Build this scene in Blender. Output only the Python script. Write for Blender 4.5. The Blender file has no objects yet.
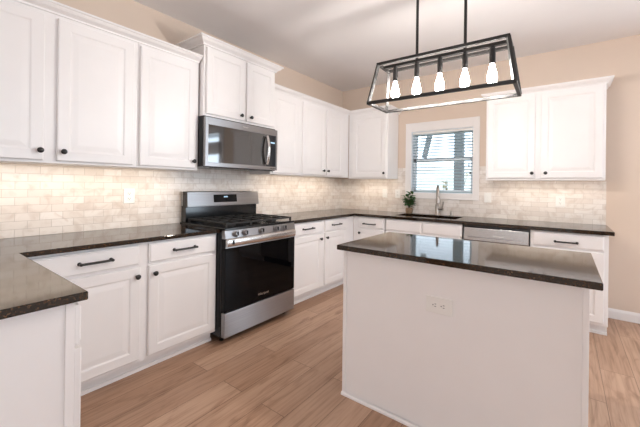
import bpy, bmesh, math, random
from mathutils import Vector, Matrix
random.seed(7)
S = bpy.context.scene
COL = S.collection
PI = math.pi

# ------------------------------------------------------------------ camera
cam_d = bpy.data.cameras.new('camera'); cam = bpy.data.objects.new('camera', cam_d); COL.objects.link(cam)
yaw, pitch, roll = .6359, .0004, .0132
Fv = Vector((-math.sin(yaw)*math.cos(pitch), math.cos(yaw)*math.cos(pitch), math.sin(pitch)))
Rv = Vector((math.cos(yaw), math.sin(yaw), 0)); Uv = Rv.cross(Fv)
R2 = Rv*math.cos(roll)+Uv*math.sin(roll); U2 = -Rv*math.sin(roll)+Uv*math.cos(roll)
m = Matrix((R2, U2, -Fv)).transposed().to_4x4(); m.translation = Vector((2.8492, -4.2650, 1.2768))
cam.matrix_world = m
cam_d.sensor_width = 36; cam_d.lens = 323.62/640*36
cam_d.shift_x = -6.478/640; cam_d.shift_y = -28.366/640
cam_d.clip_start = .02
S.camera = cam
# ------------------------------------------------------------------ world, exposure, lights
W = bpy.data.worlds.new('World'); S.world = W; W.use_nodes = True
bg = W.node_tree.nodes['Background']; bg.inputs[0].default_value = (.72, .86, 1, 1); bg.inputs[1].default_value = 3.2
S.view_settings.view_transform = 'Standard'; S.view_settings.look = 'None'
S.view_settings.gamma = 1; S.view_settings.use_curve_mapping = False
S.view_settings.exposure = 0.07

def area(name, loc, target, sx, sy, power, color, spread=180):
    l = bpy.data.lights.new(name, 'AREA'); l.shape = 'RECTANGLE'; l.size = sx; l.size_y = sy
    l.energy = power; l.color = color; l.spread = math.radians(spread)
    o = bpy.data.objects.new(name, l); COL.objects.link(o); o.location = loc
    o.rotation_euler = (Vector(target)-Vector(loc)).to_track_quat('-Z', 'Y').to_euler()
    return o
DAY = (.72, .86, 1); WARM = (1, .80, .58); CAN = (1, .88, .74)
# daylight at the breakfast window, an added side window and the rear window
area('daylight_breakfast', (4.95, .16, 1.25), (4.95, -3, 1.45), 1.7, 2.2, 84, DAY)
area('side_fill', (8.36, -2.7, 1.75), (3, -2.9, 2.0), 2.6, 1.25, 60, DAY)  # unseen side window, added to light the left cabinets
area('daylight_rear', (2.6, -9.16, 1.5), (2.6, -5, 1.3), 3.0, 1.7, 32, (1, .90, .83))
# under cabinet strips
UC = (1, .84, .66)
area('strip_light_left', (.24, -3.45, 1.375), (.10, -3.45, .9), 1.35, .03, 2.9, UC)
area('strip_light_mid', (.24, -1.05, 1.375), (.10, -1.05, .9), 1.35, .03, 2.6, UC)
area('strip_light_back', (.62, -.24, 1.365), (.62, -.1, .9), .55, .03, 1.0, UC)
area('strip_light_right', (2.65, -.24, 1.34), (2.65, -.1, .9), .95, .03, 1.35, (1, .84, .66))

# ------------------------------------------------------------------ materials
def lin(c): return c/12.92 if c <= .04045 else ((c+.055)/1.055)**2.4
def rgb(r, g, b): return (lin(r/255), lin(g/255), lin(b/255), 1)
class NT:
    def __init__(s, name):
        s.m = bpy.data.materials.new(name); s.m.use_nodes = True; s.t = s.m.node_tree
        s.p = s.t.nodes['Principled BSDF']; s.out = s.t.nodes['Material Output']
    def n(s, typ, **kw):
        nd = s.t.nodes.new(typ)
        for k, v in kw.items():
            if k.startswith('i_'): nd.inputs[k[2:].replace('_', ' ')].default_value = v
            else: setattr(nd, k, v)
        return nd
    def l(s, a, b): s.t.links.new(a, b)
    def coords(s, scale=(1, 1, 1)):
        tc = s.n('ShaderNodeTexCoord'); mp = s.n('ShaderNodeMapping'); mp.inputs['Scale'].default_value = scale
        s.l(tc.outputs['Object'], mp.inputs[0]); return mp.outputs[0]
    def ramp(s, fac, stops):
        r = s.n('ShaderNodeValToRGB'); e = r.color_ramp.elements
        while len(e) < len(stops): e.new(.5)
        for el, (p, c) in zip(e, stops): el.position = p; el.color = c
        s.l(fac, r.inputs[0]); return r.outputs[0]
def paint(name, col, rough=.45, var=.03, scale=6, spec=.5, bump=0):
    t = NT(name); v = t.coords()
    nz = t.n('ShaderNodeTexNoise'); nz.inputs['Scale'].default_value = scale; t.l(v, nz.inputs['Vector'])
    c2 = tuple(c*(1-var) for c in col[:3])+(1,)
    t.l(t.ramp(nz.outputs[0], [(.3, c2), (.7, col)]), t.p.inputs['Base Color'])
    t.p.inputs['Roughness'].default_value = rough; t.p.inputs['Specular IOR Level'].default_value = spec
    if bump:
        n2 = t.n('ShaderNodeTexNoise'); n2.inputs['Scale'].default_value = 220; t.l(v, n2.inputs['Vector'])
        b = t.n('ShaderNodeBump'); b.inputs['Strength'].default_value = bump; b.inputs['Distance'].default_value = .001
        t.l(n2.outputs[0], b.inputs['Height']); t.l(b.outputs[0], t.p.inputs['Normal'])
    return t.m
M = {}
M['wall'] = paint('beige_wall_paint', rgb(226, 207, 190), .75, .02, 3, .3, .25)
M['ceiling'] = paint('ceiling_paint', rgb(240, 236, 235), .85, .02, 3, .2, .2)
M['white'] = paint('white_cabinet_paint', rgb(248, 244, 242), .38, .015)
M['trim'] = paint('white_trim_paint', rgb(243, 238, 235), .35, .015)
M['vinyl'] = paint('white_vinyl', rgb(238, 243, 248), .4, .01)
M['plate'] = paint('white_plastic', rgb(246, 243, 238), .3, .01)
M['dark'] = paint('dark_slot', rgb(40, 36, 33), .6, .1)
M['bronze'] = paint('oil_rubbed_bronze', rgb(26, 22, 20), .36, .2, 40, .6)
M['blackmetal'] = paint('black_painted_metal', rgb(34, 32, 31), .42, .15, 30)
M['blackenamel'] = paint('black_enamel', rgb(17, 17, 18), .16, .1, 20, .6)
M['iron'] = paint('cast_iron', rgb(32, 30, 29), .55, .25, 60)
M['slat'] = paint('blind_slat_backlit', rgb(168, 190, 198), .5, .02)  # slats are white; their backlit teal shade is put into this colour
M['post'] = paint('grey_post_paint', rgb(110, 116, 120), .7, .15, 10)
M['ground'] = paint('lawn', rgb(120, 130, 90), .9, .3, 8)
M['siding'] = paint('pale_siding', rgb(240, 238, 232), .8, .1, 4)
M['leaf'] = paint('leaf_green', rgb(82, 128, 64), .5, .5, 60)
M['stem'] = paint('stem_brown', rgb(92, 80, 50), .7, .3, 40)
M['pot'] = paint('woven_pot', rgb(168, 140, 112), .8, .4, 90)
M['shrub'] = paint('dry_shrub', rgb(196, 186, 150), .8, .5, 12)
M['sink'] = paint('dark_composite', rgb(36, 33, 32), .3, .3, 200)
def metal(name, col, rough, streak=(2, 2, 300), amount=.12, aniso=0):
    t = NT(name); v = t.coords(streak)
    nz = t.n('ShaderNodeTexNoise'); nz.inputs['Scale'].default_value = 1; t.l(v, nz.inputs['Vector'])
    c2 = tuple(c*(1-amount) for c in col[:3])+(1,)
    t.l(t.ramp(nz.outputs[0], [(.3, c2), (.7, col)]), t.p.inputs['Base Color'])
    t.p.inputs['Metallic'].default_value = 1; t.p.inputs['Roughness'].default_value = rough
    if aniso:
        tg = t.n('ShaderNodeCombineXYZ'); tg.inputs[2].default_value = 1; t.l(tg.outputs[0], t.p.inputs['Tangent']); t.p.inputs['Anisotropic'].default_value = aniso
    return t.m
M['steel'] = metal('brushed_stainless', rgb(172, 170, 171), .36, aniso=.85)
M['steel2'] = metal('polished_stainless', rgb(214, 212, 210), .2)
M['nickel'] = metal('brushed_nickel', rgb(176, 168, 160), .28, (40, 40, 40))
def glossy(name, col, rough, ior=1.5):
    t = NT(name); v = t.coords(); nz = t.n('ShaderNodeTexNoise'); nz.inputs['Scale'].default_value = 4; t.l(v, nz.inputs['Vector'])
    t.l(t.ramp(nz.outputs[0], [(.3, tuple(c*.9 for c in col[:3])+(1,)), (.7, col)]), t.p.inputs['Base Color'])
    t.p.inputs['Roughness'].default_value = rough; t.p.inputs['IOR'].default_value = ior
    return t.m
M['blackglass'] = glossy('black_glass', rgb(7, 7, 9), .03, 1.25)
M['micglass'] = glossy('smoked_microwave_glass', rgb(40, 36, 34), .05, 2.0)
M['panelglass'] = glossy('control_panel_glass', rgb(28, 33, 42), .08, 1.6)
def glass(name, tint=(1, 1, 1, 1), refl=1.0):
    t = NT(name); t.t.nodes.remove(t.p)
    tr = t.n('ShaderNodeBsdfTransparent'); tr.inputs[0].default_value = tint
    gl = t.n('ShaderNodeBsdfGlossy'); gl.inputs['Roughness'].default_value = .02
    fr = t.n('ShaderNodeFresnel'); fr.inputs[0].default_value = 1.5
    nz = t.n('ShaderNodeTexNoise'); mu = t.n('ShaderNodeMath', operation='MULTIPLY'); mu.inputs[1].default_value = refl
    mx = t.n('ShaderNodeMixShader'); t.l(fr.outputs[0], mu.inputs[0]); t.l(mu.outputs[0], mx.inputs[0])
    t.l(tr.outputs[0], mx.inputs[1]); t.l(gl.outputs[0], mx.inputs[2]); t.l(mx.outputs[0], t.out.inputs[0])
    return t.m
M['glass'] = glass('clear_pane')
def emit(name, col, st):
    t = NT(name); t.p.inputs['Base Color'].default_value = col
    t.p.inputs['Emission Color'].default_value = col; t.p.inputs['Emission Strength'].default_value = st
    return t.m
M['bulb'] = emit('glowing_bulb', (1, .95, .90, 1), 214)
M['clock'] = emit('clock_display', (.5, .72, .9, 1), .35)

def tile_mat(name, axis, seed=0, bw=.152):
    t = NT(name); tc = t.n('ShaderNodeTexCoord'); sp = t.n('ShaderNodeSeparateXYZ'); t.l(tc.outputs['Object'], sp.inputs[0])
    cb = t.n('ShaderNodeCombineXYZ'); t.l(sp.outputs[axis], cb.inputs[0]); t.l(sp.outputs[2], cb.inputs[1])
    mp = t.n('ShaderNodeMapping'); mp.inputs['Location'].default_value = (seed, -.914, 0); t.l(cb.outputs[0], mp.inputs[0])
    br = t.n('ShaderNodeTexBrick'); t.l(mp.outputs[0], br.inputs['Vector'])
    br.offset = .5; br.inputs['Scale'].default_value = 1; br.inputs['Mortar Size'].default_value = .0017
    br.inputs['Mortar Smooth'].default_value = .3
    br.inputs['Brick Width'].default_value = bw; br.inputs['Row Height'].default_value = .0517; br.inputs['Bias'].default_value = 0
    br.inputs['Color1'].default_value = (0, 0, 0, 1); br.inputs['Color2'].default_value = (1, 1, 1, 1); br.inputs['Mortar'].default_value = (.5, .5, .5, 1)
    tint = t.ramp(br.outputs['Color'], [(0, rgb(229, 217, 207)), (.35, rgb(238, 229, 220)), (.7, rgb(244, 236, 229)), (1, rgb(233, 222, 212))])
    nz = t.n('ShaderNodeTexNoise'); nz.inputs['Scale'].default_value = 9; nz.inputs['Detail'].default_value = 6; nz.inputs['Distortion'].default_value = 1.2
    t.l(tc.outputs['Object'], nz.inputs['Vector'])
    vein = t.ramp(nz.outputs[0], [(.34, rgb(232, 226, 221)), (.5, rgb(252, 252, 252)), (.64, rgb(255, 255, 255)), (.75, rgb(236, 230, 225))])
    mx = t.n('ShaderNodeMix', data_type='RGBA', blend_type='MULTIPLY'); mx.inputs[0].default_value = .75
    t.l(tint, mx.inputs[6]); t.l(vein, mx.inputs[7])
    m2 = t.n('ShaderNodeMix', data_type='RGBA'); t.l(br.outputs['Fac'], m2.inputs[0]); t.l(mx.outputs[2], m2.inputs[6]); m2.inputs[7].default_value = rgb(206, 195, 184)
    t.l(m2.outputs[2], t.p.inputs['Base Color']); t.p.inputs['Roughness'].default_value = .28
    b = t.n('ShaderNodeBump'); b.invert = True; b.inputs['Strength'].default_value = .5; b.inputs['Distance'].default_value = .002
    t.l(br.outputs['Fac'], b.inputs['Height']); t.l(b.outputs[0], t.p.inputs['Normal'])
    return t.m
M['tile_left'] = tile_mat('marble_subway_tile_left', 1, 0, .124)
M['tile_back'] = tile_mat('marble_subway_tile_back', 0, .04)

def floor_mat():
    t = NT('oak_plank_floor'); tc = t.n('ShaderNodeTexCoord'); sp = t.n('ShaderNodeSeparateXYZ'); t.l(tc.outputs['Object'], sp.inputs[0])
    cb = t.n('ShaderNodeCombineXYZ'); t.l(sp.outputs[1], cb.inputs[0]); t.l(sp.outputs[0], cb.inputs[1])
    br = t.n('ShaderNodeTexBrick'); t.l(cb.outputs[0], br.inputs['Vector']); br.offset = .37; br.offset_frequency = 2
    br.inputs['Scale'].default_value = 1; br.inputs['Mortar Size'].default_value = .0014; br.inputs['Mortar Smooth'].default_value = .1
    br.inputs['Brick Width'].default_value = 1.25; br.inputs['Row Height'].default_value = .18
    br.inputs['Color1'].default_value = (0, 0, 0, 1); br.inputs['Color2'].default_value = (1, 1, 1, 1); br.inputs['Mortar'].default_value = (.5, .5, .5, 1)
    tint = t.ramp(br.outputs['Color'], [(0, rgb(182, 145, 119)), (.4, rgb(196, 159, 133)), (.75, rgb(209, 173, 147)), (1, rgb(187, 150, 124))])
    # per-plank offset so that the grain does not run across joints
    off = t.n('ShaderNodeVectorMath', operation='SCALE'); off.inputs['Scale'].default_value = 7
    t.l(br.outputs['Color'], off.inputs[0])
    ad = t.n('ShaderNodeVectorMath', operation='ADD'); t.l(cb.outputs[0], ad.inputs[0]); t.l(off.outputs[0], ad.inputs[1])
    mp = t.n('ShaderNodeMapping'); mp.inputs['Scale'].default_value = (2.2, 60, 1); t.l(ad.outputs[0], mp.inputs[0])
    nz = t.n('ShaderNodeTexNoise'); nz.inputs['Scale'].default_value = 1; nz.inputs['Detail'].default_value = 7; nz.inputs['Distortion'].default_value = .6
    t.l(mp.outputs[0], nz.inputs['Vector'])
    grain = t.ramp(nz.outputs[0], [(.3, rgb(214, 206, 199)), (.5, rgb(246, 244, 242)), (.72, rgb(255, 255, 255))])
    mp2 = t.n('ShaderNodeMapping'); mp2.inputs['Scale'].default_value = (2.6, 11, 1); t.l(ad.outputs[0], mp2.inputs[0])
    n2 = t.n('ShaderNodeTexNoise'); n2.inputs['Scale'].default_value = 1; n2.inputs['Detail'].default_value = 3; n2.inputs['Distortion'].default_value = 1.5
    t.l(mp2.outputs[0], n2.inputs['Vector'])
    blot = t.ramp(n2.outputs[0], [(.24, rgb(180, 164, 153)), (.44, rgb(242, 240, 238)), (.75, rgb(255, 255, 255))])
    a = t.n('ShaderNodeMix', data_type='RGBA', blend_type='MULTIPLY'); a.inputs[0].default_value = .9; t.l(tint, a.inputs[6]); t.l(grain, a.inputs[7])
    b = t.n('ShaderNodeMix', data_type='RGBA', blend_type='MULTIPLY'); b.inputs[0].default_value = .75; t.l(a.outputs[2], b.inputs[6]); t.l(blot, b.inputs[7])
    c = t.n('ShaderNodeMix', data_type='RGBA'); t.l(br.outputs['Fac'], c.inputs[0]); t.l(b.outputs[2], c.inputs[6]); c.inputs[7].default_value = rgb(104, 76, 58)
    t.l(c.outputs[2], t.p.inputs['Base Color']); t.p.inputs['Roughness'].default_value = .42; t.p.inputs['Specular IOR Level'].default_value = .4
    bp = t.n('ShaderNodeBump'); bp.inputs['Strength'].default_value = .15; bp.inputs['Distance'].default_value = .002
    t.l(nz.outputs[0], bp.inputs['Height']); t.l(bp.outputs[0], t.p.inputs['Normal'])
    return t.m
M['floor'] = floor_mat()
def granite():
    t = NT('dark_brown_granite'); v = t.coords()
    n1 = t.n('ShaderNodeTexNoise'); n1.inputs['Scale'].default_value = 120; n1.inputs['Detail'].default_value = 5; t.l(v, n1.inputs['Vector'])
    vo = t.n('ShaderNodeTexVoronoi'); vo.inputs['Scale'].default_value = 160; t.l(v, vo.inputs['Vector'])
    base = t.ramp(n1.outputs[0], [(.40, rgb(14, 11, 9)), (.56, rgb(34, 25, 19)), (.64, rgb(92, 66, 46)), (.76, rgb(140, 106, 78))])
    fl = t.ramp(vo.outputs['Distance'], [(.0, rgb(120, 104, 90)), (.22, rgb(255, 255, 255)), (.8, rgb(200, 196, 192))])
    mx = t.n('ShaderNodeMix', data_type='RGBA', blend_type='MULTIPLY'); mx.inputs[0].default_value = .7; t.l(base, mx.inputs[6]); t.l(fl, mx.inputs[7])
    t.l(mx.outputs[2], t.p.inputs['Base Color']); t.p.inputs['Roughness'].default_value = .06; t.p.inputs['IOR'].default_value = 1.58; t.p.inputs['Specular Tint'].default_value = (1, .92, .82, 1)
    return t.m
M['granite'] = granite()

# ------------------------------------------------------------------ mesh helpers
class MB:
    def __init__(s): s.b = bmesh.new()
    def box(s, x0, x1, y0, y1, z0, z1):
        x0, x1 = sorted((x0, x1)); y0, y1 = sorted((y0, y1)); z0, z1 = sorted((z0, z1))
        v = [s.b.verts.new((x, y, z)) for x in (x0, x1) for y in (y0, y1) for z in (z0, z1)]
        for f in ((0, 1, 3, 2), (4, 6, 7, 5), (0, 4, 5, 1), (2, 3, 7, 6), (0, 2, 6, 4), (1, 5, 7, 3)): s.b.faces.new([v[i] for i in f])
        return s
    def hexa(s, lo, hi):                    # two quads of four points
        a = [s.b.verts.new(p) for p in lo]; c = [s.b.verts.new(p) for p in hi]
        s.b.faces.new(a[::-1]); s.b.faces.new(c)
        for i in range(4): s.b.faces.new((a[i], a[(i+1) % 4], c[(i+1) % 4], c[i]))
        return s
    def tube(s, pts, r, n=10, cap=True):
        pts = [Vector(p) for p in pts]; rs = r if isinstance(r, (list, tuple)) else [r]*len(pts); rings = []
        up = None
        for i, p in enumerate(pts):
            d = (pts[min(i+1, len(pts)-1)]-pts[max(i-1, 0)]).normalized()
            if up is None: up = d.orthogonal().normalized()
            up = (up-d*up.dot(d)).normalized(); w = d.cross(up)
            rings.append([s.b.verts.new(p+(up*math.cos(a)+w*math.sin(a))*rs[i]) for a in (2*PI*k/n for k in range(n))])
        for A, B in zip(rings, rings[1:]):
            for k in range(n): s.b.faces.new((A[k], A[(k+1) % n], B[(k+1) % n], B[k]))
        if cap: s.b.faces.new(rings[0][::-1]); s.b.faces.new(rings[-1])
        return s
    def bar(s, a, b, w, h):                  # square bar between two points
        a, b = Vector(a), Vector(b); d = (b-a).normalized()
        u = d.cross(Vector((0, 0, 1)));
        if u.length < .1: u = Vector((1, 0, 0)).cross(d)
        u.normalize(); v = d.cross(u)
        q = lambda p: [p+u*w/2*i+v*h/2*j for i, j in ((-1, -1), (1, -1), (1, 1), (-1, 1))]
        return s.hexa(q(a), q(b))
    def lathe(s, prof, o, ax=(0, 0, 1), n=20):   # prof: (r, h) along ax
        ax = Vector(ax).normalized(); u = ax.orthogonal().normalized(); w = ax.cross(u); o = Vector(o); rings = []
        for r, h in prof:
            rings.append([s.b.verts.new(o+ax*h+(u*math.cos(a)+w*math.sin(a))*max(r, 1e-5)) for a in (2*PI*k/n for k in range(n))])
        for A, B in zip(rings, rings[1:]):
            for k in range(n): s.b.faces.new((A[k], A[(k+1) % n], B[(k+1) % n], B[k]))
        s.b.faces.new(rings[0][::-1]); s.b.faces.new(rings[-1])
        return s
    def loops(s, rings):                     # closed nested loops, capped at both ends
        R = [[s.b.verts.new(p) for p in r] for r in rings]; n = len(R[0])
        for A, B in zip(R, R[1:]):
            for k in range(n): s.b.faces.new((A[k], A[(k+1) % n], B[(k+1) % n], B[k]))
        s.b.faces.new(R[0][::-1]); s.b.faces.new(R[-1])
        return s
    def sweep(s, path, prof, side=1):        # path of (x, y); prof of (out, z); mitred
        P = [Vector((p[0], p[1])) for p in path]; rings = []
        for i, p in enumerate(P):
            d0 = (P[i]-P[i-1]).normalized() if i else (P[1]-P[0]).normalized()
            d1 = (P[i+1]-P[i]).normalized() if i < len(P)-1 else d0
            n0 = Vector((d0.y, -d0.x))*side; n1 = Vector((d1.y, -d1.x))*side
            nn = n0+n1; nn = nn/nn.dot(n0) if nn.length > 1e-6 else n0
            rings.append([(p.x+nn.x*o, p.y+nn.y*o, z) for o, z in prof])
        return s.loops(rings)
    def cells(s, xs, ys, keep, z0, z1):      # slab made of grid cells
        V = {}
        def vt(i, j, z):
            k = (i, j, z)
            if k not in V: V[k] = s.b.verts.new((xs[i], ys[j], z))
            return V[k]
        on = lambda i, j: 0 <= i < len(xs)-1 and 0 <= j < len(ys)-1 and keep((xs[i]+xs[i+1])/2, (ys[j]+ys[j+1])/2)
        for i in range(len(xs)-1):
            for j in range(len(ys)-1):
                if not on(i, j): continue
                c = [(i, j), (i+1, j), (i+1, j+1), (i, j+1)]
                s.b.faces.new([vt(*q, z1) for q in c]); s.b.faces.new([vt(*q, z0) for q in c[::-1]])
                for (di, dj), (a, b) in zip(((0, -1), (1, 0), (0, 1), (-1, 0)), ((0, 1), (1, 2), (2, 3), (3, 0))):
                    if not on(i+di, j+dj): s.b.faces.new([vt(*c[a], z0), vt(*c[b], z0), vt(*c[b], z1), vt(*c[a], z1)])
        return s
    def build(s, name, mat, parent=None, smooth=False, bevel=0, seg=2, sub=0):
        bmesh.ops.recalc_face_normals(s.b, faces=s.b.faces)
        loc = Vector(parent_loc(parent)) if parent else Vector((0, 0, 0))
        if parent is None:
            xs = [v.co for v in s.b.verts]
            loc = Vector(((min(v.x for v in xs)+max(v.x for v in xs))/2, (min(v.y for v in xs)+max(v.y for v in xs))/2, min(v.z for v in xs)))
        if s.keep_origin if hasattr(s, 'keep_origin') else False: loc = Vector((0, 0, 0))
        bmesh.ops.translate(s.b, verts=s.b.verts, vec=-loc)
        me = bpy.data.meshes.new(name); s.b.to_mesh(me); s.b.free()
        me.materials.append(M[mat] if isinstance(mat, str) else mat)
        if smooth:
            for p in me.polygons: p.use_smooth = True
        o = bpy.data.objects.new(name, me); COL.objects.link(o)
        if parent: o.parent = parent
        else: o.location = loc
        if bevel:
            mo = o.modifiers.new('Bevel', 'BEVEL'); mo.width = bevel; mo.segments = seg; mo.limit_method = 'ANGLE'; mo.angle_limit = math.radians(40)
        if smooth:
            mo = o.modifiers.new('Split', 'EDGE_SPLIT'); mo.split_angle = math.radians(45)
        return o
def parent_loc(o):
    l = Vector((0, 0, 0))
    while o: l += o.location; o = o.parent
    return l
def tag(o, label, cat, group=None):
    o['label'] = label; o['category'] = cat
    if group: o['group'] = group
    return o
def thing(name, label, cat, loc, group=None):
    o = bpy.data.objects.new(name, None); o.empty_display_size = .1; COL.objects.link(o); o.location = loc
    return tag(o, label, cat, group)
def struct(o): o['kind'] = 'structure'; return o
def zero(mb): mb.keep_origin = True; return mb

# ------------------------------------------------------------------ room shell
CE = 2.762; XR = 8.2; YR = -9.0
struct(zero(MB().box(-.2, XR+.2, YR-.2, .2, -.1, 0)).build('floor', 'floor'))
struct(zero(MB().box(-.2, XR+.2, YR-.2, .2, CE, CE+.1)).build('ceiling', 'ceiling'))
struct(MB().box(-.15, 0, YR-.15, .15, 0, CE).build('wall_left', 'wall'))
WX0, WX1, WZ0, WZ1 = 1.14, 1.94, 1.187, 2.025       # kitchen window opening
BX0, BX1, BZ1 = 4.0, 5.9, 2.45                       # breakfast patio window
b = MB()
for x0, x1, z0, z1 in ((0, WX0, 0, CE), (WX0, WX1, 0, WZ0), (WX0, WX1, WZ1, CE), (WX1, BX0, 0, CE), (BX0, BX1, 0, .1), (BX0, BX1, BZ1, CE), (BX1, XR, 0, CE)):
    b.box(x0, x1, 0, .15, z0, z1)
struct(b.build('wall_back', 'wall'))
b = MB()
for y0, y1, z0, z1 in ((YR, -4.1, 0, CE), (-4.1, -1.3, 0, 1.1), (-4.1, -1.3, 2.4, CE), (-1.3, 0.15, 0, CE)): b.box(XR, XR+.15, y0, y1, z0, z1)  # opening for the added side window, placed to light the left cabinets
struct(b.build('wall_right', 'wall'))
b = MB()
for x0, x1, z0, z1 in ((0, 1.1, 0, CE), (1.1, 4.1, 0, .6), (1.1, 4.1, 2.4, CE), (4.1, XR, 0, CE)): b.box(x0, x1, YR-.15, YR, z0, z1)
struct(b.build('wall_rear', 'wall'))
bbp = [(0, 0), (.014, 0), (.014, .072), (.011, .083), (.006, .095), (0, .095)]
struct(MB().sweep([(3.165, 0), (BX0-.1, 0)], bbp).build('baseboard_back', 'trim'))
struct(MB().sweep([(BX1+.1, 0), (XR, 0), (XR, YR)], bbp).build('baseboard_right', 'trim'))

# kitchen window: casing, jamb, two sashes, panes
win = struct(bpy.data.objects.new('window_1', None)); COL.objects.link(win); win.location = (1.53, 0, 1.2)
b = MB(); cx0, cx1, cz0, cz1 = 1.066, 2.008, 1.116, 2.137
b.box(cx0, WX0+.004, -.018, -.001, cz0, cz1); b.box(WX1-.004, cx1, -.018, -.001, cz0, cz1)
b.box(WX0+.004, WX1-.004, -.018, -.001, WZ1-.004, cz1); b.box(WX0+.004, WX1-.004, -.018, -.001, cz0, WZ0+.004)
b.box(cx0, cx1, -.024, -.018, cz1-.018, cz1); b.box(cx0, cx1, -.024, -.018, cz0, cz0+.016)
b.build('window_casing', 'trim', win, bevel=.002)
b = MB(); b.box(WX0, WX0+.012, 0, .15, WZ0, WZ1); b.box(WX1-.012, WX1, 0, .15, WZ0, WZ1); b.box(WX0, WX1, 0, .15, WZ1-.012, WZ1); b.box(WX0, WX1, 0, .15, WZ0, WZ0+.012)
b.build('window_jamb', 'vinyl', win)
ZM = 1.632
def sash(name, y, z0, z1, t=.035):
    x0, x1 = WX0+.012, WX1-.012
    b = MB(); b.box(x0, x0+t, y, y+.03, z0, z1); b.box(x1-t, x1, y, y+.03, z0, z1); b.box(x0, x1, y, y+.03, z1-t, z1); b.box(x0, x1, y, y+.03, z0, z0+t)
    o = b.build(name, 'vinyl', win, bevel=.002)
    MB().box(x0+t, x1-t, y+.012, y+.017, z0+t, z1-t).build('pane', 'glass', o)
sash('window_sash', .108, ZM-.02, WZ1-.012); sash('window_sash', .076, WZ0+.012, ZM+.02)

# patio window beside the breakfast area (outside the frame, seen in the reflections)
w2 = struct(bpy.data.objects.new('window_2', None)); COL.objects.link(w2); w2.location = (4.95, 0, .1)
b = MB()
for x in (BX0, (BX0+BX1)/2-.05, BX1-.1): b.box(x, x+.1, 0, .1, .1, BZ1)
for z0, z1 in ((.1, .2), (1.93, 2.2), (BZ1-.06, BZ1)): b.box(BX0, BX1, 0, .1, z0, z1)
b.box(BX0-.08, BX0, -.018, -.001, 0, BZ1+.08); b.box(BX1, BX1+.08, -.018, -.001, 0, BZ1+.08); b.box(BX0, BX1, -.018, -.001, BZ1, BZ1+.08)
b.build('window_frame', 'trim', w2)

# tile backsplash
b = MB()
b.box(0, .008, -5.0, -2.705, .914, 1.387); b.box(0, .008, -2.705, -1.866, .80, 1.44); b.box(0, .008, -1.866, 0, .914, 1.387)
struct(zero(b).build('wall_tile_left', 'tile_left'))
b = MB()
b.box(.008, .95, -.008, 0, .914, 1.374); b.box(.95, cx0, -.008, 0, .914, 1.53); b.box(cx0, cx1, -.008, 0, .914, cz0); b.box(cx1, 2.15, -.008, 0, .914, 1.53); b.box(2.15, 3.178, -.008, 0, .914, 1.352)
struct(zero(b).build('wall_tile_back', 'tile_back'))

# outside the kitchen window
struct(MB().box(-8, 14, .3, 14, -.5, -.4).build('ground_outside', 'ground'))
pf = thing('porch_frame', 'bluish grey porch post with a slanting brace, outside behind the window blind', 'porch', (1.36, 1.62, -.4))
MB().box(1.29, 1.435, 1.55, 1.69, -.4, 2.62).build('post', 'post', pf, bevel=.008)
MB().box(-.6, 3.4, 1.55, 1.69, 2.621, 2.82).build('beam', 'post', pf)
MB().bar((.745, 1.62, 1.80), (.935, 1.62, 2.62), .055, .085).build('brace', 'post', pf)
b = MB()
for k in range(16):
    b.box(-3, 5, 5.0, 5.03, -.4+k*.14, -.4+k*.14+.125)
tag(b.build('board_fence', 'siding'), 'pale horizontal board fence standing outside beyond the window', 'fence')
t = thing('shrub', 'dry yellowish branching shrub outside behind the lower window sash', 'shrub', (.95, 2.4, -.4))
b = MB(); rs = random.Random(3)
lb = MB()
for k in range(26):
    a = rs.uniform(0, 2*PI); r = rs.uniform(.05, .38); h = rs.uniform(1.2, 2.0)
    p0 = Vector((.95, 2.4, -.4)); p1 = p0+Vector((math.cos(a)*r*.4, math.sin(a)*r*.4, h*.6)); p2 = p0+Vector((math.cos(a)*r, math.sin(a)*r, h))
    b.tube([p0, p1, p2], [.012, .009, .004], 6)
    for q in range(5):
        c = p1.lerp(p2, rs.random()); d = Vector((rs.uniform(-1, 1), rs.uniform(-1, 1), rs.uniform(-.3, 1))).normalized()*.09; n_ = d.orthogonal().normalized()*.025
        lb.hexa([c, c+d*.5+n_, c+d, c+d*.5-n_], [c+Vector((0, 0, .003)), c+d*.5+n_+Vector((0, 0, .003)), c+d+Vector((0, 0, .003)), c+d*.5-n_+Vector((0, 0, .003))])
b.build('stems', 'stem', t); lb.build('foliage', 'shrub', t)

# ------------------------------------------------------------------ cabinetry
mapL = lambda u, d, z: (d, u, z)             # on the left wall: u = y, d = x
mapB = lambda u, d, z: (u, -d, z)            # on the back wall: u = x, d = -y
PY = -4.514
mapP = lambda u, d, z: (u, PY+d, z)          # peninsula, facing the back wall
def rect(mp, u0, u1, z0, z1, i, d): return [mp(u0+i, d, z0+i), mp(u1-i, d, z0+i), mp(u1-i, d, z1-i), mp(u0+i, d, z1-i)]
def raised(mp, u0, u1, z0, z1, d0, t=.02, st=.058):
    L = [(0, 0), (0, t-.005), (.002, t-.002), (.006, t), (st, t), (st+.005, t-.002), (st+.009, t-.0055), (st+.016, t-.006), (st+.042, t-.0025), (st+.048, t-.002)]
    return MB().loops([rect(mp, u0, u1, z0, z1, i, d0+d) for i, d in L])
def slab(mp, u0, u1, z0, z1, d0, t=.02):
    L = [(0, 0), (0, t-.008), (.003, t-.006), (.006, t-.0055), (.010, t-.001), (.013, t)]
    return MB().loops([rect(mp, u0, u1, z0, z1, i, d0+d) for i, d in L])
def bx(mb, mp, u0, u1, d0, d1, z0, z1):
    p, q = mp(u0, d0, z0), mp(u1, d1, z1); mb.box(p[0], q[0], p[1], q[1], p[2], q[2]); return mb
def ax(mp): return Vector(mp(0, 1, 0))-Vector(mp(0, 0, 0))
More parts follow.
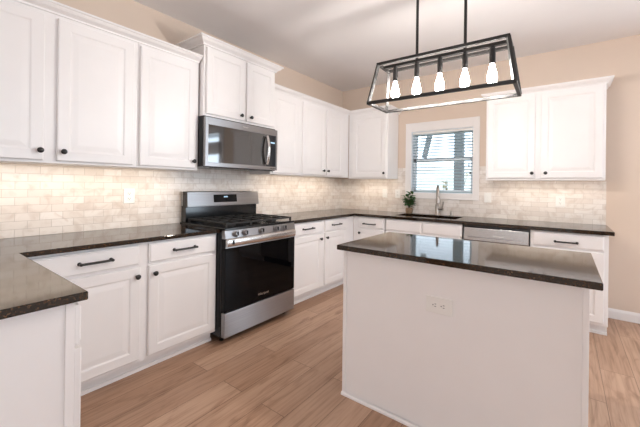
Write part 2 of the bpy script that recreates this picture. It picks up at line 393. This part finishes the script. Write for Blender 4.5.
KNOB = [(.0085, 0), (.0085, .003), (.0055, .006), (.0055, .013), (.010, .016), (.0155, .020), (.0165, .025), (.013, .030), (.006, .0325), (0, .033)]
def knob(mp, u, z, d, parent): return MB().lathe(KNOB, mp(u, d, z), ax(mp), 18).build('knob', 'bronze', parent, smooth=True)
def pull(mp, u, z, d, parent, w=.16):
    b = MB(); n = ax(mp)
    for s_ in (-1, 1):
        b.lathe([(.011, 0), (.011, .004), (.007, .008), (.0065, .022), (.009, .026), (.0085, .034), (.004, .037)], mp(u+s_*w/2, d, z), n, 14)
    b.tube([mp(u+w/2*(k/8-1)if False else u-w/2+w*k/8, d+.028+.004*math.sin(PI*k/8), z) for k in range(9)], .0074, 10)
    return b.build('drawer_pull', 'bronze', parent, smooth=True)
CROWN = [(0, 0), (.010, 0), (.012, .010), (.020, .016), (.034, .026), (.042, .038), (.044, .042), (.052, .044), (.052, .056), (0, .056)]
def crown(scale_o, zb, h): return [(o*scale_o/.052, zb+z*h/.056) for o, z in CROWN]

def upper(label, mp, u0, u1, z0, z1, depth, doors, crown_path=None, crown_prof=None, side=1, group='white upper cabinets', dz0=.016, dz1=.05):
    p = mp((u0+u1)/2, depth/2, z0); t = thing('upper_cabinet', label, 'cabinet', p, group)
    bx(MB(), mp, u0, u1, .0095, depth, z0, z1).build('body', 'white', t, bevel=.0015)
    for (a, c, ku) in doors:
        d = raised(mp, a, c, z0+dz0, z1-dz1, depth+.001).build('door', 'white', t)
        if ku is not None: knob(mp, ku, z0+(.073 if z0 < 1.6 else .062), depth+.021, d)
    if crown_path: MB().sweep(crown_path, crown_prof, side).build('crown', 'white', t)
    return t
E_ = .001
UZ = 1.3885; UT = 2.325; UDp = .335
upper('white double-door upper cabinet at the far left edge of the picture', mapL, -4.2, -3.191, UZ, UT, UDp, [(-4.16, -3.718, -3.737), (-3.655, -3.222, -3.626)])
upper('white single-door upper cabinet directly left of the microwave', mapL, -3.1895, -2.706, UZ, UT, UDp, [(-3.19+.012, -2.735, -2.760)])
upper('short white upper cabinet mounted above the microwave', mapL, -2.694, -1.870, 1.853, 2.475, .389, [(-2.676, -2.266, -2.317), (-2.246, -1.886, -2.203)],
      [(.0095, -2.694), (.389, -2.694), (.389, -1.870), (.0095, -1.870)], crown(.066, 2.447, .062), 1, dz0=.020, dz1=.04)
upper('white single-door upper cabinet directly right of the microwave', mapL, -1.868, -1.402, UZ, UT-.012, UDp, [(-1.845, -1.43, None)])
upper('white two-door upper cabinet on the stove wall reaching the corner', mapL, -1.400, -.34, UZ, UT-.012, UDp, [(-1.362, -.905, -.965), (-.883, -.505, -.868)])
upper('white single-door upper cabinet in the corner, left of the window', mapB, .340, .952, 1.376, UT-.012, UDp, [(.42, .932, .912)])
upper('white two-door upper cabinet on the back wall, right of the window', mapB, 2.138, 3.146, 1.355, 2.272, UDp, [(2.154, 2.596, 2.572), (2.642, 3.126, 2.688)],
      [(2.138, -.0095), (2.138, -.335), (3.146, -.335), (3.146, -.0095)], crown(.05, 2.252, .052), 1, dz0=.022, dz1=.03)
tag(MB().sweep([(UDp+.001, -4.2), (UDp+.001, -2.706)], crown(.058, 2.296, .056), 1).build('crown_molding', 'white'), 'white crown moulding along the tops of the cabinets left of the microwave', 'moulding')
tag(MB().sweep([(UDp+.001, -1.868), (UDp+.001, -UDp-.001), (.953, -UDp-.001), (.953, -.001)], crown(.055, 2.286, .052), 1).build('crown_molding', 'white'), 'white crown moulding turning the corner between microwave cabinet and window', 'moulding')

BF = .593; BT = .8795
def base(label, mp, u0, u1, drawers, doors, toe=True, group='white base cabinets', hollow=False):
    p = mp((u0+u1)/2, BF/2, 0); t = thing('base_cabinet', label, 'cabinet', p, group)
    if hollow:
        b = MB(); w = .018
        for q in ((u0, u0+w, .0095, BF, .09, BT), (u1-w, u1, .0095, BF, .09, BT), (u0, u1, .0095, BF, .09, .108), (u0, u1, .0095, .0275, .108, .68), (u0, u1, BF-w, BF, .108, BT)): bx(b, mp, *q)
        b.build('body', 'white', t)
    else: bx(MB(), mp, u0, u1, .0095, BF, .09, BT).build('body', 'white', t, bevel=.0015)
    b = bx(MB(), mp, u0, u1, .0095, .527, 0, .0895)
    bx(b, mp, u0, u1, .527, .540, 0, .022); b.build('toe_kick', 'white', t)
    for a, c, hu in drawers:
        d = slab(mp, a, c, .738, .868, BF+.001).build('drawer' if hu is not None else 'false_drawer', 'white', t)
        if hu is not None: pull(mp, hu, .805 if mp is mapL else .79, BF+.021, d)
    for a, c, ku in doors:
        d = raised(mp, a, c, .116, .722, BF+.001).build('door', 'white', t)
        if ku is not None: knob(mp, ku, .667, BF+.021, d)
    return t
base('white base cabinet left of the range with two drawers and two doors', mapL, -3.87, -2.692, [(-3.82, -3.28, -3.53), (-3.222, -2.708, -2.972)], [(-3.82, -3.275, -3.300), (-3.222, -2.708, -3.187)])
base('white two-door base cabinet between the range and the corner', mapL, -1.862, -.5945, [(-1.835, -1.30, -1.565), (-1.245, -.80, -1.028)], [(-1.835, -1.30, -1.340), (-1.245, -.80, -1.222)])
base('narrow white base cabinet with one drawer in the back corner', mapB, .5945, 1.049, [(.675, 1.035, .845)], [(.675, 1.035, .705)])
base('white sink base cabinet with plain false drawer fronts under the window', mapB, 1.0505, 1.972, [(1.065, 1.515, None), (1.53, 1.962, None)], [(1.065, 1.505, 1.47), (1.53, 1.962, 1.565)], hollow=True)
base('white base cabinet with one long-pulled drawer at the counter end, right of the dishwasher', mapB, 2.584, 3.154, [(2.60, 3.125, 2.858)], [(2.60, 3.125, 2.64)])
# blind corner filler belongs to the corner cabinet run
# peninsula cabinet
t = thing('peninsula_cabinet', 'white cabinet under the peninsula counter in the lower left foreground', 'cabinet', (1.1, -4.2, 0), 'white base cabinets')
bx(MB(), mapP, .60, 1.53, 0, .62, .09, BT).build('body', 'white', t)
MB().box(.60, 1.53, PY, PY+.55, 0, .0895).build('toe_kick', 'white', t)
b = MB(); b.box(1.5305, 1.550, -4.72, -3.8955, 0, BT); b.build('end_panel', 'white', t, bevel=.001)
MB().box(1.5505, 1.555, -3.921, -3.8955, 0, BT).build('corner_strip', 'white', t, bevel=.001)
slab(mapP, .70, 1.547, .738, .868, .621).build('drawer', 'white', t)
raised(mapP, .70, 1.547, .116, .722, .621).build('door', 'white', t)

# counters
def ctop(label, xs, ys, keep, z0=.880, z1=.914):
    return tag(zero(MB().cells(xs, ys, keep, z0, z1)).build('countertop', 'granite', bevel=.004, seg=2), label, 'countertop')
ctop('polished dark granite countertop of the peninsula and left wall, left of the range', [.0085, .635, 1.578], [-4.75, -3.866, -2.689], lambda x, y: x < .635 or y < -3.866, .886)
SX0, SX1, SY0, SY1 = 1.13, 1.86, -.50, -.14
ctop('polished dark granite countertop around the corner with the sink cut into it', [.0085, .635, SX0, SX1, 3.188], [-1.864, -.635, SY0, SY1, -.0085],
     lambda x, y: (x < .635 or y > -.635) and not (SX0 < x < SX1 and SY0 < y < SY1))
ctop('polished dark granite countertop on the island', [1.727, 2.971], [-2.632, -1.90], lambda x, y: True, .884)

# sink bowl (hangs under the counter)
b = MB(); o_, i_ = .012, .004
b.cells([SX0-.012, SX0-.002, SX1+.002, SX1+.012], [SY0-.012, SY0-.002, SY1+.002, SY1+.012], lambda x, y: not (SX0 < x < SX1 and SY0 < y < SY1), .70, .8795)
b.box(SX0-.012, SX1+.012, SY0-.012, SY1+.012, .690, .70)
t = tag(b.build('kitchen_sink', 'sink'), 'dark undermount sink bowl in the back counter below the window', 'sink')
M['sinkcut'] = M['sink']
MB().lathe([(.045, 0), (.045, .004), (.02, .003)], (1.5, -.32, .7), (0, 0, 1), 20).build('drain', 'steel', t)

# island
t = thing('kitchen_island', 'white panelled island cabinet standing in the middle of the floor', 'island', (2.34, -2.25, 0))
IX0, IX1, IY0, IY1 = 1.758, 2.932, -2.600, -1.93
MB().box(IX0+.012, IX1-.012, IY0+.008, IY1, 0, .8835).build('body', 'white', t)
for x0, x1 in ((IX0, IX0+.022), (IX1-.022, IX1)):
    MB().box(x0, x1, IY0, IY0+.03, 0, .8835).build('corner_strip', 'white', t, bevel=.002)
MB().sweep([(IX0, IY0), (IX1, IY0)], [(0, 0), (.012, 0), (.011, .010), (.006, .016), (0, .018)], 1).build('shoe_molding', 'white', t)
for u0, u1 in ((1.79, 2.335), (2.355, 2.90)):
    d = raised(lambda u, d, z: (u, IY1+d, z), u0, u1, .116, .86, .001).build('door', 'white', t)

# ------------------------------------------------------------------ range
def text(body, size, loc, rot, mat, parent, name='logo', ext=.0004):
    cu = bpy.data.curves.new(name, 'FONT'); cu.body = body; cu.size = size; cu.extrude = ext; cu.align_x = 'CENTER'; cu.align_y = 'CENTER'
    o = bpy.data.objects.new(name, cu); COL.objects.link(o)
    dg = bpy.context.evaluated_depsgraph_get(); me = bpy.data.meshes.new_from_object(o.evaluated_get(dg)); bpy.data.objects.remove(o)
    me.materials.clear(); me.materials.append(M[mat])
    o = bpy.data.objects.new(name, me); COL.objects.link(o); o.parent = parent
    o.location = Vector(loc)-parent_loc(parent); o.rotation_euler = rot
    return o
RY0, RY1 = -2.686, -1.868
rg = thing('gas_range', 'stainless steel gas range with black oven door between the base cabinets', 'range', (.35, (RY0+RY1)/2, 0))
MB().box(.03, .655, RY0, RY1, .05, .905).build('body', 'blackenamel', rg, bevel=.003)
MB().box(.03, .695, RY0, RY1, .905, .925).build('cooktop', 'blackenamel', rg, bevel=.004)
# control panel, slightly slanted
cp = MB().hexa([(.656, RY0, .838), (.703, RY0, .838), (.703, RY1, .838), (.656, RY1, .838)], [(.656, RY0, .9045), (.690, RY0, .9045), (.690, RY1, .9045), (.656, RY1, .9045)]).build('control_panel', 'steel', rg, bevel=.003)
for y in (-2.585, -2.49, -2.312, -2.135, -2.032):
    k = MB().lathe([(.025, 0), (.025, .006), (.020, .010), (.019, .028), (.016, .032), (0, .032)], (.6975, y, .871), (1, 0, .19), 24).build('burner_knob', 'steel', cp, smooth=True)
    MB().box(.7275, .7365, y-.004, y+.004, .860, .892).build('grip', 'blackenamel', k, bevel=.001)
door = MB().box(.656, .700, RY0+.003, RY1-.003, .258, .834).build('oven_door', 'blackglass', rg, bevel=.004)
MB().box(.7005, .7045, RY0+.003, RY1-.003, .765, .833).build('door_band', 'steel', door, bevel=.001)
hb = MB()
hb.loops([[(.7045+.019+.011*math.cos(a), y, .812+.032*math.sin(a)) for a in (2*PI*k/16 for k in range(16))] for y in (RY0+.001, RY1-.028)])
for y in (RY0+.045, RY1-.065): hb.box(.7046, .720, y-.014, y+.014, .795, .815)
hb.build('handle', 'steel2', door, smooth=True)
MB().box(.7335, .7355, RY0+.045, RY0+.066, .796, .830).build('badge', 'blackenamel', door, bevel=.0005)
text('Whirlpool', .030, (.7012, -2.275, .312), (PI/2, 0, PI/2), 'steel2', door)
MB().box(.656, .702, RY0+.003, RY1-.003, .055, .250).build('storage_drawer', 'steel', rg, bevel=.004)
for x in (.09, .60):
    for y in (RY0+.05, RY1-.05): MB().lathe([(.018, 0), (.018, .01), (.012, .012), (.012, .0505)], (x, y, 0), (0, 0, 1), 12).build('foot', 'blackenamel', rg)
# back guard
MB().box(.03, .105, RY0+.012, RY1+.020, .925, 1.075).build('back_riser', 'blackenamel', rg, bevel=.003)
bgp = MB().hexa([(.02, RY0+.012, 1.062), (.135, RY0+.012, 1.062), (.135, RY1+.032, 1.062), (.02, RY1+.032, 1.062)], [(.02, RY0+.012, 1.203), (.115, RY0+.012, 1.203), (.115, RY1+.032, 1.203), (.02, RY1+.032, 1.203)]).build('back_panel', 'steel', rg, bevel=.006)
MB().box(.06, .134, RY0+.0095, RY0+.0115, 1.058, 1.200).build('end_cap', 'blackenamel', bgp)
dsp = MB().hexa([(.115, -2.40, 1.098), (.1318, -2.40, 1.098), (.1318, -2.13, 1.098), (.115, -2.13, 1.098)], [(.11, -2.40, 1.172), (.1215, -2.40, 1.172), (.1215, -2.13, 1.172), (.11, -2.13, 1.172)]).build('display', 'blackglass', bgp)
MB().hexa([(.12, -2.285, 1.144), (.1275, -2.285, 1.144), (.1275, -2.24, 1.144), (.12, -2.24, 1.144)], [(.12, -2.285, 1.156), (.125, -2.285, 1.156), (.125, -2.24, 1.156), (.12, -2.24, 1.156)]).build('clock', 'clock', dsp)
# grates: three sections, and five burners
w = (RY1-RY0-.06)/3
for k in range(3):
    y0 = RY0+.03+k*w+.004; y1 = y0+w-.008; b = MB(); z = .962
    for y in (y0, y1, (y0+y1)/2): b.box(.13, .665, y-.006, y+.006, z-.014, z)
    for x in (.13, .26, .40, .53, .665): b.box(x-.006, x+.006, y0-.006, y1+.006, z-.014, z)
    for x in (.13, .665):
        for y in (y0, y1): b.box(x-.008, x+.008, y-.008, y+.008, .9255, z)
    b.build('grate', 'iron', rg, bevel=.002)
for x, y in ((.26, RY0+.165), (.53, RY0+.165), (.26, RY1-.165), (.53, RY1-.165), (.40, (RY0+RY1)/2)):
    MB().lathe([(.052, 0), (.05, .008), (.036, .010), (.034, .018), (0, .019)], (x, y, .9255), (0, 0, 1), 24).build('burner', 'iron', rg, smooth=True)

# ------------------------------------------------------------------ microwave
MY0, MY1, MZ0, MZ1 = -2.702, -1.869, 1.420, 1.851
mw = thing('microwave_oven', 'stainless over-the-range microwave with dark glass door', 'microwave', (.2, (MY0+MY1)/2, MZ0))
MB().box(.0085, .410, MY0, MY1, MZ0, MZ1).build('body', 'blackenamel', mw, bevel=.003)
fr = MB()
gy0, gy1, gz0, gz1 = -2.674, -1.889, 1.459, 1.776
fr.box(.4105, .440, MY0, gy0, MZ0+.004, 1.838); fr.box(.4105, .440, gy1, MY1, MZ0+.004, 1.838)
fr.box(.4105, .440, gy0, gy1, gz1, 1.838); fr.box(.4105, .440, gy0, gy1, MZ0+.004, gz0)
f_ = fr.build('door_frame', 'steel', mw, bevel=.0015)
g_ = MB().box(.4105, .437, gy0, -2.018, gz0, gz1).build('door_window', 'micglass', mw)
MB().box(.4105, .438, -2.017, gy1, gz0, gz1).build('control_panel', 'panelglass', mw)
MB().box(.4385, .4392, -1.962, -1.905, 1.695, 1.709).build('clock', 'clock', mw)
hb = MB(); hy = -2.028
hb.tube([(.4375, hy, 1.748), (.462, hy, 1.748)], .010, 10); hb.tube([(.4375, hy, 1.490), (.462, hy, 1.490)], .010, 10)
hb.tube([(.458+.026*math.sin(PI*k/12), hy, 1.478+.282*k/12) for k in range(13)], [.013]+[.016]*11+[.013], 12)
hb.build('handle', 'steel2', mw, smooth=True)
MB().box(.411, .426, MY0+.06, MY1-.06, MZ0-.006, MZ0+.0035).build('vent_lip', 'dark', mw)
text('Whirlpool', .02, (.4406, -1.93, 1.440), (PI/2, 0, PI/2), 'dark', mw)
text('Whirlpool', .014, (.4406, -2.285, 1.808), (PI/2, 0, PI/2), 'plate', mw)

# ------------------------------------------------------------------ dishwasher
dw = thing('dishwasher', 'stainless dishwasher under the back counter, right of the sink', 'dishwasher', (2.278, -.3, 0))
MB().box(1.976, 2.580, -.58, -.0095, .09, .8785).build('body', 'blackenamel', dw)
MB().box(1.976, 2.580, -.53, -.06, 0, .0895).build('toe_panel', 'blackenamel', dw)
MB().box(1.982, 2.572, -.615, -.581, .110, .712).build('door', 'steel', dw, bevel=.003)
cp = MB().hexa([(1.982, -.617, .722), (2.572, -.617, .722), (2.572, -.581, .722), (1.982, -.581, .722)], [(1.982, -.613, .852), (2.572, -.613, .852), (2.572, -.581, .852), (1.982, -.581, .852)]).build('control_panel', 'steel2', dw, bevel=.003)  # lighter steel stands in for a bright window reflection
MB().box(1.982, 2.572, -.606, -.581, .7125, .7215).build('pocket_gap', 'dark', dw)
MB().box(2.02, 2.534, -.6205, -.6172, .752, .760).build('pull_lip', 'steel', cp, bevel=.001)
text('Whirlpool', .024, (2.311, -.6172, .782), (PI/2, 0, 0), 'plate', cp)

# ------------------------------------------------------------------ faucet, dispenser, plant
fa = thing('kitchen_faucet', 'tall brushed nickel pull-down faucet in front of the window', 'faucet', (1.535, -.095, .914))
b = MB().lathe([(.031, 0), (.031, .008), (.025, .014), (.0235, .05), (.0235, .13), (.019, .14), (0, .141)], (1.535, -.095, .9145), (0, 0, 1), 24); b.build('base', 'nickel', fa, smooth=True)
dv = Vector((.34, -.94, 0)).normalized(); o0 = Vector((1.535, -.095, 1.05))
pts = [o0, o0+Vector((0, 0, .10)), o0+Vector((0, 0, .14))]
for k in range(1, 13):
    a = PI*k/12; pts.append(o0+Vector((0, 0, .14))+dv*(.085*(1-math.cos(a)))+Vector((0, 0, .092*math.sin(a))))
pts.append(pts[-1]+Vector((0, 0, -.03)))
b = MB().tube(pts, .0155, 14); b.build('spout', 'nickel', fa, smooth=True)
e = pts[-1]
MB().lathe([(.016, 0), (.0215, -.01), (.0245, -.05), (.026, -.085), (.018, -.092), (0, -.092)], e, (0, 0, 1), 20).build('spray_head', 'nickel', fa, smooth=True)
b = MB().tube([(1.552, -.10, .995), (1.61, -.115, .998)], [.017, .016], 14); b.tube([(1.60, -.115, .998), (1.616, -.118, 1.09)], [.008, .007], 10)
b.build('lever', 'nickel', fa, smooth=True)
sd = thing('soap_dispenser', 'small nickel soap dispenser on the counter right of the faucet', 'dispenser', (1.70, -.075, .914))
MB().lathe([(.02, 0), (.02, .006), (.013, .01), (.012, .045), (.006, .048), (0, .048)], (1.70, -.075, .9145), (0, 0, 1), 18).build('base', 'nickel', sd, smooth=True)
b = MB().tube([(1.70, -.075, .9625), (1.70, -.075, .978), (1.71, -.105, .978), (1.713, -.115, .972)], .0065, 10); b.build('pump', 'nickel', sd, smooth=True)
pl = thing('potted_plant', 'small leafy green plant in a woven tan pot left of the sink', 'plant', (1.155, -.085, .914))
MB().lathe([(.038, 0), (.045, .01), (.048, .045), (.044, .07), (.038, .072), (.036, .055), (0, .055)], (1.155, -.085, .9145), (0, 0, 1), 22).build('pot', 'pot', pl, smooth=True)
sb = MB(); lb = MB(); rs = random.Random(11); c0 = Vector((1.155, -.085, .965))
def leaf(mb, p, d, L, wd):
    d = d.normalized(); s_ = d.cross(Vector((0, 0, 1)))
    if s_.length < .05: s_ = Vector((1, 0, 0))
    s_.normalize(); n_ = s_.cross(d)
    rows = []
    for k in range(6):
        t_ = k/5; ww = wd*math.sin(PI*min(.98, t_*.9+.06))**.8; c = p+d*L*t_-n_*(-.25*L*t_*t_)*-1
        rows.append((mb.b.verts.new(c-s_*ww+n_*ww*.35), mb.b.verts.new(c), mb.b.verts.new(c+s_*ww+n_*ww*.35)))
    for A, B in zip(rows, rows[1:]):
        for k in (0, 1): mb.b.faces.new((A[k], A[k+1], B[k+1], B[k]))
for k in range(18):
    a = 2*PI*k/18+rs.uniform(-.3, .3); r = rs.uniform(.01, .07); h = rs.uniform(.08, .215)
    tip = c0+Vector((math.cos(a)*r, math.sin(a)*r*.6, h)); sb.tube([c0, c0.lerp(tip, .5)+Vector((0, 0, .015)), tip], [.003, .0025, .0015], 6)
    for q in range(4):
        p = c0.lerp(tip, .5+.5*q/3); aa = a+rs.uniform(-1.6, 1.6)
        leaf(lb, p, Vector((math.cos(aa), math.sin(aa)*.7, rs.uniform(-.1, .9))), rs.uniform(.05, .075), rs.uniform(.016, .024))
sb.build('stems', 'stem', pl); fo = lb.build('foliage', 'leaf', pl, smooth=False)
mo = fo.modifiers.new('Thick', 'SOLIDIFY'); mo.thickness = .0008

# ------------------------------------------------------------------ wall outlets
def outlet(label, mp, u, z, d, w=.076, h=.117, kind='duplex', cat='outlet'):
    p = mp(u, d, z); t = thing('light_switch' if kind == 'switch' else 'wall_outlet', label, cat, p, 'white wall plates')
    L = [(0, 0), (0, .004), (.003, .006)]
    MB().loops([rect(mp, u-w/2, u+w/2, z-h/2, z+h/2, i, d+.0005+k) for i, k in L]).build('plate', 'plate', t)
    e = d+.0066
    if kind == 'switch':
        L = [(0, 0), (0, .002), (.002, .004)]
        MB().loops([rect(mp, u-.0165, u+.0165, z-.033, z+.033, i, e+k) for i, k in L]).build('rocker', 'plate', t)
        return t
    hor = kind == 'horizontal'
    for s_ in (-1, 1):
        uu, zz = (u+s_*.021, z) if hor else (u, z+s_*.021)
        q = bx(MB(), mp, uu-.0145, uu+.0145, e, e+.002, zz-.0145, zz+.0145).build('socket', 'plate', t, bevel=.0015)
        b = MB()
        for a, c in ((-.006, 0), (.006, 0)):
            ua, za = (uu+.004, zz+a) if hor else (uu+a, zz+.003)
            wv, hv = (.004, .0013) if hor else (.0013, .004)
            bx(b, mp, ua-wv, ua+wv, e+.0021, e+.0026, za-hv, za+hv)
        gu, gz = (uu-.008, zz) if hor else (uu, zz-.008)
        bx(b, mp, gu-.0024, gu+.0024, e+.0021, e+.0026, gz-.0024, gz+.0024)
        b.build('slots', 'dark', q)
    return t
outlet('white duplex outlet on the tile left of the range', mapL, -3.106, 1.168, .008, .084, .118)
outlet('white wall switch nearest the corner on the back tile, left of the plant', mapB, .757, 1.170, .008, .074, kind='switch', cat='switch')
outlet('white duplex outlet on the tile just above and left of the potted plant', mapB, .954, 1.172, .008, .074)
outlet('white wall switch on the tile just right of the window', mapB, 2.105, 1.155, .008, .076, kind='switch', cat='switch')
outlet('white duplex outlet on the tile below the right upper cabinet', mapB, 2.807, 1.140, .008, .084)
outlet('white outlet mounted sideways on the front panel of the island', lambda u, d, z: (u, IY0+.008-d, z), 2.338, .672, 0, .134, .084, 'horizontal')

# ------------------------------------------------------------------ window blind
bl = thing('window_blind', 'white horizontal slat blind with open slats in the kitchen window', 'blind', (1.53, .04, WZ0))
bx0, bx1 = WX0+.016, WX1-.016
MB().box(bx0, bx1, .012, .066, WZ1-.04, WZ1-.013).build('head_rail', 'plate', bl, bevel=.002)
b = MB(); z = WZ1-.062
while z > WZ0+.045:
    b.hexa([(bx0, .016, z+.0025), (bx1, .016, z+.0025), (bx1, .062, z-.0025), (bx0, .062, z-.0025)], [(bx0, .016, z+.0055), (bx1, .016, z+.0055), (bx1, .062, z+.0005), (bx0, .062, z+.0005)]); z -= .039
b.build('slats', 'slat', bl)
MB().box(bx0, bx1, .016, .062, WZ0+.014, WZ0+.03).build('bottom_rail', 'slat', bl, bevel=.002)
for x in (bx0+.12, bx1-.12):
    MB().tube([(x, .0125, WZ0+.028), (x, .0125, WZ1-.05)], .0012, 6).build('ladder_cord', 'slat', bl)
for x, zt in ((1.885, 1.57), (1.90, 1.47)):
    c_ = MB().tube([(x, .008, zt), (x, .008, WZ1-.045)], .0011, 6).build('lift_cord', 'slat', bl)
    MB().lathe([(.003, .03), (.008, .02), (.009, 0), (0, -.001)], (x, .008, zt-.03), (0, 0, 1), 12).build('tassel', 'dark', c_)

# ------------------------------------------------------------------ pendant over the island
PC = Vector((2.199, -2.186, 0)); pa = .028
pe = Vector((math.cos(pa), math.sin(pa), 0)); pn = Vector((-math.sin(pa), math.cos(pa), 0))
ZT, ZB = 2.107, 1.834
P = lambda l, w_, z: PC+pe*l+pn*w_+Vector((0, 0, z))
pd = thing('pendant_light', 'black open-frame linear pendant with five glowing bulbs above the island', 'pendant lamp', (PC.x, PC.y, ZB))
T = [P(l, w_, ZT) for l, w_ in ((-.389, -.085), (.389, -.085), (.389, .085), (-.389, .085))]
Bt = [P(l, w_, ZB) for l, w_ in ((-.428, -.1475), (.428, -.1475), (.428, .1475), (-.428, .1475))]
b = MB(); s = .019
for q in (T, Bt):
    for i in range(4):
        a_, c_ = q[i], q[(i+1) % 4]; d_ = (c_-a_).normalized()*s/2
        b.bar(a_-d_, c_+d_, s, s)
for i in range(4): b.bar(T[i], Bt[i], s, s)
b.build('frame', 'blackmetal', pd, bevel=.001)
MB().bar(P(-.389, 0, ZT), P(.389, 0, ZT), .026, .019).build('socket_bar', 'blackmetal', pd, bevel=.001)
for l in (-.15, .15):
    MB().tube([P(l, 0, ZT+.008), P(l, 0, CE-.021)], .009, 12).build('rod', 'blackmetal', pd, smooth=True)
MB().bar(P(-.22, 0, CE-.0105), P(.22, 0, CE-.0105), .12, .02).build('ceiling_canopy', 'blackmetal', pd, bevel=.003)
for l in (-.3, -.15, 0, .15, .3):
    so = MB().lathe([(.014, 0), (.014, -.012), (.017, -.014), (.017, -.10), (.014, -.102), (0, -.102)], P(l, 0, ZT-.008), (0, 0, 1), 18).build('socket', 'blackmetal', pd, smooth=True)
    MB().lathe([(.011, 0), (.012, -.012), (.016, -.028), (.0235, -.055), (.0275, -.078), (.0265, -.095), (.019, -.112), (.008, -.119), (0, -.12)], P(l, 0, ZT-.1105), (0, 0, 1), 18).build('bulb', 'bulb', so, smooth=True)
